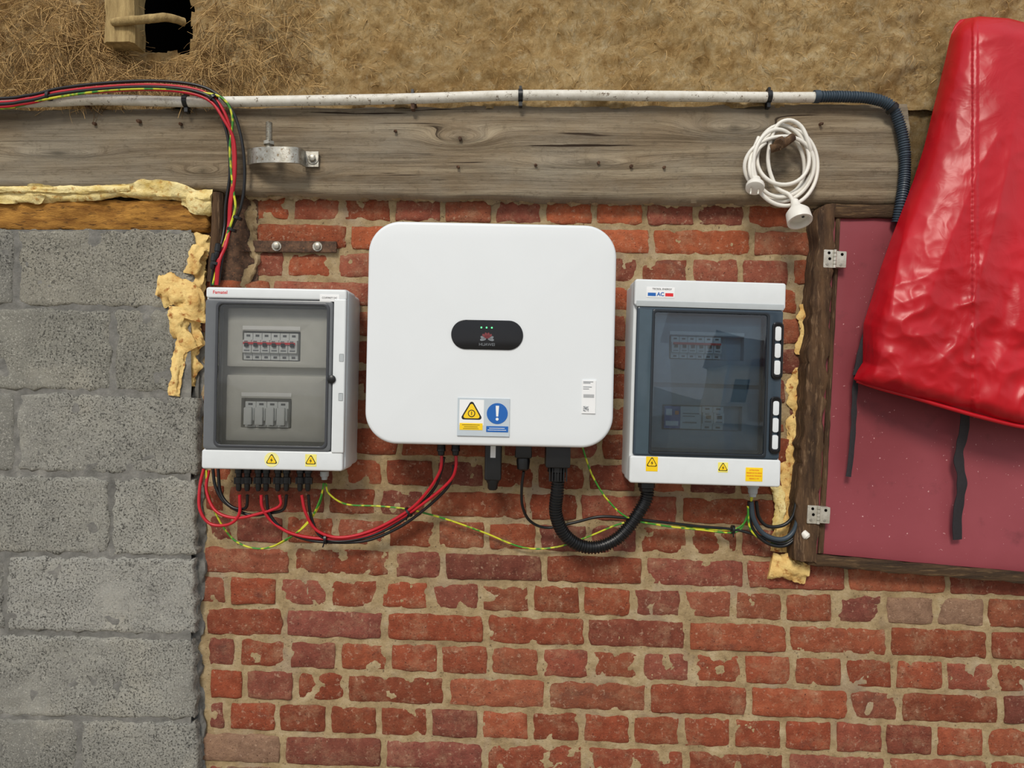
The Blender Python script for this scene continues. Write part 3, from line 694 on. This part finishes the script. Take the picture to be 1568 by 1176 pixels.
panel('door_left_glaze',*reg(976,996,476,698,R_),.124,.1252,plain('slate_gloss',srgb(66,82,92),.12),rb,r=.002,bev=.0005)
for j,(p0,p1) in enumerate(((490,578),(604,692))):
    frame('hinge_surround_%d'%j,*reg(1180,1197,p0,p1,R_),.010,*reg(1184,1193,p0+6,p1-6,R_),.006,.122,.129,black_gl,rb,bev=.001)
    for m_ in range(3):
        a0=p0+7+m_*26; panel('hinge_loop_%d_%d'%(j,m_),*reg(1184,1193.5,a0,a0+22,R_),.12,.1285,white_pl,rb,r=.005,bev=.001)
pal_grey=plain('bluish_inner',srgb(168,178,186),.5)
panel('inner_panel',*reg(984,1186,474,698,R_),.062,.076,pal_grey,rb)
frame('upper_row_cover',*reg(1002,1170,482,588,R_),.003,*reg(1028,1144,514,550,R_),.001,.076,.097,pal_grey,rb)
frame('lower_row_cover',*reg(1002,1170,594,690,R_),.003,*reg(1020,1144,622,660,R_),.001,.076,.097,pal_grey,rb)
x,z=R_(1030,532); din(rb,x,z,6,13*k,34*k,.098,'upper')
boxes('red_marker_strip',[(R_(1032,0)[0],R_(1106,0)[0],R_(0,528)[1],R_(0,524.5)[1],.105,.1095)],red_st,rb,0)
boxes('label_strip_upper',[(R_(1028,0)[0],R_(1144,0)[0],R_(0,512)[1],R_(0,507)[1],.095,.0982)],white_st,rb,0)
x,z=R_(1022,641); boxes('rcd_body',[(x,x+.034,z-.024,z+.024,.07,.106)],blue_st,rb); boxes('rcd_button',[(x+.022,x+.030,z+.006,z+.014,.106,.109)],plain('orange_button',srgb(230,120,40),.4),rb)
boxes('rcd_print',[(x+.003,x+.016,z+.004,z+.018,.105,.1064),(x+.003,x+.030,z-.018,z-.008,.105,.1064)],white_st,rb,0)
boxes('rcd_module_cover',[(x+.035,x+.080,z-.024,z+.024,.07,.102)],white_pl,rb); boxes('rcd_module_print',[(x+.040,x+.075,z+.008,z+.010,.10,.1026),(x+.040,x+.066,z+.002,z+.004,.10,.1026),(x+.040,x+.070,z-.012,z-.009,.10,.1026)],logo_grey,rb,0)
din(rb,x+.082,z,2,17*k,36*k,.098,'lower')
a=reg(986,1029,442,458,R_); panel('ac_label',*a,.12,.1247,white_st,rb,r=.0005,bev=.0001)
text('ac_label_maker','TECSOL ENERGY',a[0]+.003,a[1]+.007,.125,.0055,black_pl,rb)
text('ac_label_text','AC',a[0],a[1]-.004,.125,.011,blue_st,rb,bold=.0003)
boxes('ac_label_blue',[(a[0]-.027,a[0]-.010,a[1]-.008,a[1]-.001,.12,.1249)],blue_st,rb,0); boxes('ac_label_red',[(a[0]+.010,a[0]+.027,a[1]-.008,a[1]-.001,.12,.1249)],red_st,rb,0)
for j,(px,py) in enumerate(((1002,713),(1111,715))):
    a=R_(px,py); panel('square_sticker_%d'%j,*a,.025 if j==0 else .021,.031 if j==0 else .021,.12,.1246,yellow_st if j==0 else plain('cream_sticker3',srgb(240,228,110),.4),rb,r=.001,bev=.0001); warn(rb,a[0],a[1]+(.002 if j==0 else -.001),.1246,.0118 if j==0 else .0105,'sq%d'%j)
a=reg(1146,1172,714,735,R_); panel('notice_sticker',*a,.12,.1246,yellow_st,rb,r=.0005,bev=.0001)
for i in range(4): text('notice_line_%d'%i,('ATTENTION','PRESENCE DE DEUX','SOURCES TENSION','RESEAU + PV')[i],a[0],a[1]+.009-.006*i,.1248,.0036,red_st,rb)
bpy.context.view_layer.update(); rbi=rb.matrix_world.inverted()
q=rbi@M(1153,744,.06); lathe('grey_gland',q+Vector((0,0,.006)),(0,0,-1),[(0,.013),(.010,.013),(.011,.0105),(.022,.010),(.024,.008),(.03,.007)],grey_pl,rb,seg=16)
q=rbi@M(990,742,.06); lathe('hose_gland',q+Vector((0,0,.006)),(0,0,-1),[(0,.019),(.012,.019),(.014,.016),(.02,.0155),(.022,.013)],black_pl,rb,seg=8)
# ---------------------------------------------------------------- cables below
pc=empty('cable_harness')
R=.0034
cable('red_cable_1',[(400,758,.07),(402,778,.068),(418,800,.06),(450,818,.055),(500,825,.05),(560,820,.05),(615,793,.055),(660,762,.075),(690,735,.09),(698,715,.1),(698,696,.1)],R,red_cab,pc)
cable('red_cable_2',[(462,758,.07),(468,785,.068),(485,812,.06),(520,823,.055),(570,812,.055),(625,782,.062),(655,752,.08),(672,725,.095),(676,710,.1),(676,696,.1)],R,red_cab,pc)
cable('red_loop_1',[(312,718,.05),(306,745,.055),(306,780,.06),(322,802,.06),(350,803,.062),(366,788,.065),(367,758,.07)],R,red_cab,pc)
cable('red_loop_2',[(320,720,.045),(316,750,.05),(330,782,.058),(360,793,.062),(395,787,.065),(428,775,.068),(428,758,.07)],R,red_cab,pc)
cable('black_cable_1',[(408,758,.07),(412,785,.064),(430,808,.056),(462,824,.048),(500,830,.045),(560,828,.045),(610,808,.048),(650,780,.06),(684,748,.082),(694,725,.092),(694,712,.095)],R,black_pl,pc)
cable('black_cable_2',[(439,758,.07),(434,780,.06),(410,786,.055),(380,788,.05),(345,770,.05),(330,745,.05),(326,718,.05)],R,black_pl,pc)
cable('black_cable_3',[(379,758,.07),(376,778,.06),(355,776,.055),(338,755,.05),(334,718,.05)],R,black_pl,pc)
cable('black_cable_4',[(472,758,.07),(476,790,.06),(490,820,.052),(520,829,.048),(575,818,.05),(625,790,.055),(662,752,.075),(673,730,.09),(680,700,.098)],R,black_pl,pc)
for i,(a,b,d,ang) in enumerate([(499,825,.052,0),(626,784,.056,-.6)]):
    q=M(a,b,d); dv=Vector((math.cos(ang),0,-math.sin(ang)))*.0025; sweep('cable_tie_%d'%i,[q-dv,q+dv],.012,black_pl,pc,seg=12)
    sweep('cable_tie_tail_%d'%i,[q,q+Vector((-.004,-.012,-.016))],.0016,black_pl,pc,seg=6)
ew=pc;bc=pc;pw=pc
e=.0021
cable('earth_wire_1',[(316,720,.05),(318,750,.045),(332,790,.04),(360,828,.035),(400,840,.035),(440,826,.04),(474,796,.05),(490,765,.055),(496,740,.06)],e,green_cab,ew)
cable('earth_wire_2',[(499,740,.06),(504,756,.055),(530,772,.045),(580,775,.04),(625,780,.045),(680,794,.03),(740,815,.022),(800,838,.02),(850,838,.022),(900,822,.03),(950,802,.05),(990,797,.05),(1060,807,.04),(1118,811,.04),(1140,800,.045),(1149,775,.055),(1150,758,.06)],e,green_cab,ew)
cable('earth_wire_3',[(890,676,.1),(896,698,.09),(908,730,.07),(930,765,.06),(962,793,.058),(1010,804,.05),(1070,811,.042),(1125,815,.04),(1142,795,.045),(1153,758,.06)],e,green_cab,ew)
cable('earth_wire_4',[(495,740,.06),(492,765,.05),(480,790,.05),(460,812,.05),(420,836,.04)],.0016,green_cab,ew)
cable('data_cable_run',[(802,722,.1),(799,745,.09),(800,775,.07),(812,798,.05),(838,808,.04),(880,800,.045),(920,791,.055),(965,794,.055),(1010,799,.05),(1070,806,.042),(1125,811,.04),(1160,820,.045),(1195,832,.045),(1216,822,.045),(1224,795,.045)],.0032,black_pl,bc)
for i,(a,b,d,ang) in enumerate([(1122,811,.042,.1),(968,797,.056,.1)]):
    q=M(a,b,d); dv=Vector((math.cos(ang),0,-math.sin(ang)))*.003; sweep('tie_band_%d'%i,[q-dv,q+dv],.010,black_pl,bc,seg=12); sweep('tie_tail_%d'%i,[q,q+Vector((-.002,-.012,-.014))],.0016,black_pl,bc,seg=6)
ch=empty('corrugated_cable_conduit')
corr('corrugated_tube',[(855,728,.1),(853,755,.096),(851,785,.085),(862,815,.072),(885,834,.065),(912,838,.062),(940,828,.060),(962,808,.058),(980,782,.058),(989,765,.058),(992,748,.06)],.0135,black_pl,ch,per=.0062)
gy=plain('slate_cable',srgb(50,62,72),.45)
cable('power_cable_1',[(1150,768,.06),(1154,795,.056),(1170,818,.05),(1196,826,.05),(1214,815,.048),(1222,788,.046),(1222,735,.02)],.0055,gy,pw)
cable('power_cable_2',[(1158,768,.06),(1162,792,.05),(1176,806,.045),(1200,804,.045),(1214,790,.045),(1219,765,.04),(1220,730,.02)],.0040,black_pl,pw)
cable('power_cable_3',[(1147,768,.06),(1150,805,.05),(1172,830,.046),(1200,836,.045),(1220,820,.045),(1227,790,.044),(1226,735,.02)],.004,black_pl,pw)
cable('power_cable_earth',[(1145,775,.06),(1150,812,.05),(1180,832,.042),(1212,826,.045),(1224,805,.045)],.0025,green_cab,pw)
q=M(1228,814,.05); lathe('white_end_cap',q,(.6,-.4,-.7),[(0,.005),(.002,.009),(.014,.009),(.018,.005)],cord_white,pw,seg=12)
# ---------------------------------------------------------------- door assembly
dr=empty('door_1')
def quadslab(name,c,df,db,mat,parent,n1=12,n2=12,amp=.0015,rnd=.003,rag=.001,fr=18,seed=1):
    V=[];F=[];C=[]; q=[tuple(M(a,b,df).xz) for a,b in c]; slab(V,F,C,q,n1,n2,df,db,rnd,amp,seed,(1,1,1),rag=rag,c8=.001,fr=fr)
    return mesh(name,V,F,mat,parent,smooth=50,cols=C)
quadslab('door_panel',[(1276,332),(1900,345),(1900,905),(1250,848)],.040,.015,maroon_m,dr,20,20,.0008)
quadslab('frame_top',[(1262,312),(1900,316),(1900,336),(1270,332)],.050,-.01,darkwood_h,dr,30,4,.003,rag=.003)
quadslab('frame_post',[(1256,312),(1280,314),(1252,862),(1216,858)],.058,-.01,darkwood,dr,6,50,.006,rag=.008,fr=30)
quadslab('frame_bottom',[(1236,850),(1900,906),(1900,922),(1238,866)],.052,-.01,darkwood_h,dr,40,4,.003,rag=.003)
quadslab('inner_bead',[(1282,332),(1288,332),(1262,848),(1254,848)],.046,.02,darkwood,dr,4,30,.001)
mesh('reveal_backing',[M(1216,308,-.004),M(1930,308,-.004),M(1930,872,-.004),M(1200,850,-.004)],[(0,1,2,3)],dark_m,dr,cols=[(1,1,1)]*4)
for i,(a,b) in enumerate(((1277,397),(1252,788))):
    hi=bpy.data.objects.new('hinge_%d'%i,None); link(hi,dr); hi.location=M(a,b,.058); hi.rotation_euler=(0,math.radians(3),0)
    panel('hinge_leaf_a',-.013,0,.022,.040,0,.0035,zinc,hi,r=.002,bev=.0006); panel('hinge_leaf_b',.015,0,.022,.036,-.012,.0035,zinc,hi,r=.002,bev=.0006)
    for m_ in range(5): lathe('knuckle_%d'%m_,(0,-.004,-.020+m_*.0082),(0,0,1),[(0,.003),(.0003,.0038),(.0072,.0038),(.0076,.003)],zinc,hi,seg=12)
    for m_,(x,z) in enumerate(((-.013,.013),(-.016,-.012),(.016,.011),(.014,-.012),(-.011,0))): lathe('screw_%d'%m_,(x,-.0035,z),(0,-1,0),[(0,.0034),(.001,.003),(.0012,.001)],steel if m_%2 else dark_m,hi,seg=10)
# ---------------------------------------------------------------- red cover
rc=empty('red_vinyl_cover')
ltab=[(28,1470),(34,1462),(45,1457),(80,1449),(150,1431),(210,1416),(260,1400),(300,1385),(350,1366),(400,1349),(450,1335),(490,1323),(520,1322),(550,1322),(565,1314),(580,1308)]
ttab=[(1450,36),(1470,30),(1500,25),(1545,28),(1568,34),(1600,40),(2000,80)]
btab=[(1300,578),(1340,590),(1400,607),(1450,622),(1500,636),(1568,652),(2000,720)]
V=[];F=[];C=[]
nu,nv=220,220
for j in range(nv+1):
    v_=j/nv
    for i in range(nu+1):
        u=(i/nu)**1.3; xl=lerp_tab(ltab,28+552*v_)
        px=xl+u*(1960-xl); t0=lerp_tab(ttab,px);b0=lerp_tab(btab,px); py=t0+(b0-t0)*v_
        ed=(px-xl)
        prof=1-math.exp(-ed/24.0)
        d=.078+.075*prof+.015*math.sin(v_*3.0)*prof
        d-= .03*max(0,1-v_/.05)**2
        d-= .03*max(0,(v_-.96)/.04)**2*prof
        s1=(px+py*.28); wr=.015*(.45-abs(nz(s1*.010,py*.0018,2))*1.9)
        low=max(0,min(1,(py-320)/180))
        wr+=.011*low*(.4-abs(nz((px-py*.5)*.011,(py+px*.3)*.008,9))*1.9)
        wr+=.006*(.35+.65*low)*(.4-abs(nz((px+py)*.016,(py-px*.4)*.017,12))*1.8)
        wr+=.003*(.3+.7*low)*(.4-abs(nz((px+py*.3)*.036,(py-px*.3)*.038,22))*1.8)
        wr+=.003*nz(px*.02,py*.012,15)
        d+=wr*min(1,ed/25+.15)
        if 1489<px<1497: d+=.003
        V.append(M(px,py,max(d,.0765))); C.append((1,1,1))
for j in range(nv):
    for i in range(nu): a=j*(nu+1)+i; F.append((a,a+nu+1,a+nu+2,a+1))
rim=[i for i in range(nu+1)]+[j*(nu+1)+nu for j in range(1,nv+1)]+[nv*(nu+1)+i for i in range(nu-1,-1,-1)]+[j*(nu+1) for j in range(nv-1,0,-1)]
b2=len(V)
for r0 in rim: q=V[r0]; V.append(Vector((q.x,-.0755,q.z))); C.append((1,1,1))
for i in range(len(rim)): j=(i+1)%len(rim); F.append((rim[i],rim[j],b2+j,b2+i))
mesh('cover_skin',V,F,vinyl_m,rc,smooth=80,cols=C)
cable('hem_cord',[(1312,583,.08),(1345,594,.095),(1400,609,.125),(1450,624,.135),(1500,638,.138),(1568,654,.14),(1700,676,.14)],.0045,vinyl_m,rc)
def ribbon(name,pp,w,mat,parent):
    return cable(name,pp,w,mat,parent,seg=10,step=.006,flat=.22,rf=lambda L,a:w*(1+.25*nz(L*40,1,2)))
ribbon('strap_left',[(1322,520,.070),(1313,560,.068),(1309,600,.062),(1307,650,.06),(1303,700,.06),(1299,730,.06)],.006,webbing,rc)
ribbon('strap_left_tail',[(1330,500,.072),(1318,545,.072),(1312,575,.070)],.009,webbing,rc)
ribbon('strap_right',[(1478,632,.09),(1476,660,.075),(1468,700,.065),(1473,740,.065),(1466,790,.06),(1466,826,.055)],.011,webbing,rc)
# ---------------------------------------------------------------- extension cord
xc=empty('extension_cord'); pts=[]
T=4.6; N=90
for i in range(N+1):
    t=i/N*T*2*math.pi; kk=i/N
    rx=45+6*math.sin(t*.37+1)-8*kk*math.sin(2*kk*9); ry=50+9*math.sin(t*.53); 
    ox=6*math.sin(t*.21+.6); oy=9*math.cos(t*.31)
    pts.append((1198+ox+rx*math.cos(t+2.2),250+oy-ry*math.sin(t+2.2),.062+.026*(.5+.5*math.sin(t*.77+.5))))
pts+= [(1240,225,.09),(1227,194,.088),(1206,184,.085),(1186,198,.08),(1176,245,.078),(1188,285,.078),(1208,298,.085),(1216,312,.09)]
cable('cord',pts,.0043,cord_white,xc,step=.006,seg=10)
cable('plug_lead',[(1162,210,.075),(1150,240,.08),(1148,262,.085),(1154,278,.085)],.0043,cord_white,xc)
q=M(1216,306,.09); dv=Vector((.03,-.5,-1)).normalized()
lathe('socket_body',q,dv,[(0,.005),(.003,.008),(.010,.009),(.018,.0105),(.022,.0135),(.030,.020),(.036,.0245),(.058,.026),(.060,.0255),(.060,.0215),(.046,.0205),(.046,.001)],cord_white,xc,seg=32)
o_=q+dv*.0468
for i,s_ in enumerate((-1,1)): lathe('socket_hole_%d'%i,o_+Vector((s_*.0095,0,0)),dv,[(0,.003),(.0006,.003)],black_pl,xc,seg=12)
q=M(1158,272,.088); dv=Vector((-.25,-.45,-.85)).normalized()
lathe('plug_body',q,dv,[(0,.005),(.003,.009),(.012,.0115),(.020,.018),(.024,.0195),(.032,.0195),(.033,.018)],cord_white,xc,seg=28)
for i,s_ in enumerate((-1,1)): lathe('plug_pin_%d'%i,q+dv*.033+Vector((s_*.008,0,0)),dv,[(0,.0024),(.014,.0024),(.016,.0015)],zinc,xc,seg=10)
sweep('cord_peg',[M(1198,215,.04),M(1196,216,.075),M(1192,222,.105)],.013,darkwood,bm_,seg=10,rf=lambda L,a:.012+.003*nz(L*50,a,2))
cable('peg_crosspiece',[(1180,228,.093),(1196,222,.099),(1214,210,.093)],.009,darkwood,bm_,seg=10)
# ---------------------------------------------------------------- ground and yard behind the viewer
n=NT('yard_gravel'); v=n.coord(); c=n.ramp(n.noise(v,3,8,.7),[(.3,srgb(120,112,98)),(.7,srgb(165,155,138))]); n.bump(n.noise(v,60,5),.01); gm=n.fin(c,.95)
mesh('floor',[(-20,.3,0),(20,.3,0),(20,-30,0),(-20,-30,0)],[(0,1,2,3)],gm,None,cols=[(1,1,1)]*4)
hs=empty('neighbour_house')
rend=plain('cream_render',srgb(240,228,205),.8,scale=3); tile=weathered('roof_tile',srgb(90,60,50),srgb(130,84,66),4,.8,20,.01)
def hb(name,x0,x1,y0,y1,z0,z1,m): boxes(name,[(x0,x1,z0,z1,-y0,-y1)],m,hs,0)
hb('house_walls',3.5,6.8,-10,-14,0,2.5,rend)
mesh('house_roof',[(3.3,-9.7,2.45),(7.0,-9.7,2.45),(7.0,-14.3,2.45),(3.3,-14.3,2.45),(3.3,-12,4.1),(7.0,-12,4.1)],[(0,1,5,4),(3,4,5,2),(0,4,3),(1,2,5)],tile,hs,cols=[(1,1,1)]*6,smooth=20)
hb('house_window_glass',3.9,4.6,-9.98,-9.99,.9,1.9,black_gl); hb('house_window_sill',3.8,4.7,-9.85,-10,.84,.9,white_pl)
hb('house_corner_trim',3.48,3.6,-9.96,-10,0,2.5,white_pl)
# ---------------------------------------------------------------- light
w=bpy.data.worlds.new('sky'); bpy.context.scene.world=w; w.use_nodes=True; t=w.node_tree; t.nodes.clear()
o=t.nodes.new('ShaderNodeOutputWorld'); bg=t.nodes.new('ShaderNodeBackground'); tc=t.nodes.new('ShaderNodeTexCoord'); sx=t.nodes.new('ShaderNodeSeparateXYZ'); rp=t.nodes.new('ShaderNodeValToRGB')
t.links.new(tc.outputs['Generated'],sx.inputs[0]); t.links.new(sx.outputs[2],rp.inputs[0]); t.links.new(rp.outputs[0],bg.inputs[0]); t.links.new(bg.outputs[0],o.inputs[0])
rp.color_ramp.elements[0].position=0; rp.color_ramp.elements[0].color=(.96,.96,.98,1); rp.color_ramp.elements[1].position=.6; rp.color_ramp.elements[1].color=(.78,.87,1,1)
bg.inputs[1].default_value=.80
def sun(name,rx,rz,en,ang,c):
    l=bpy.data.lights.new(name,'SUN'); l.energy=en; l.angle=math.radians(ang); l.color=c; ob=bpy.data.objects.new(name,l); ob.rotation_euler=(math.radians(rx),0,math.radians(rz)); ob.location=(-2,-4,5); link(ob)
sun('sun',50,-14,2.2,16,(1,.93,.82))
# ---------------------------------------------------------------- camera
cm=bpy.data.cameras.new('camera'); cm.sensor_width=36; cm.lens=36*D/(1568*S); co=bpy.data.objects.new('camera',cm); co.location=(0,-D,ZC); co.rotation_euler=(math.pi/2,0,0); link(co); cm.clip_start=.05
bpy.context.scene.camera=co
bpy.context.scene.view_settings.view_transform='Standard'
bpy.context.scene.view_settings.look='None'
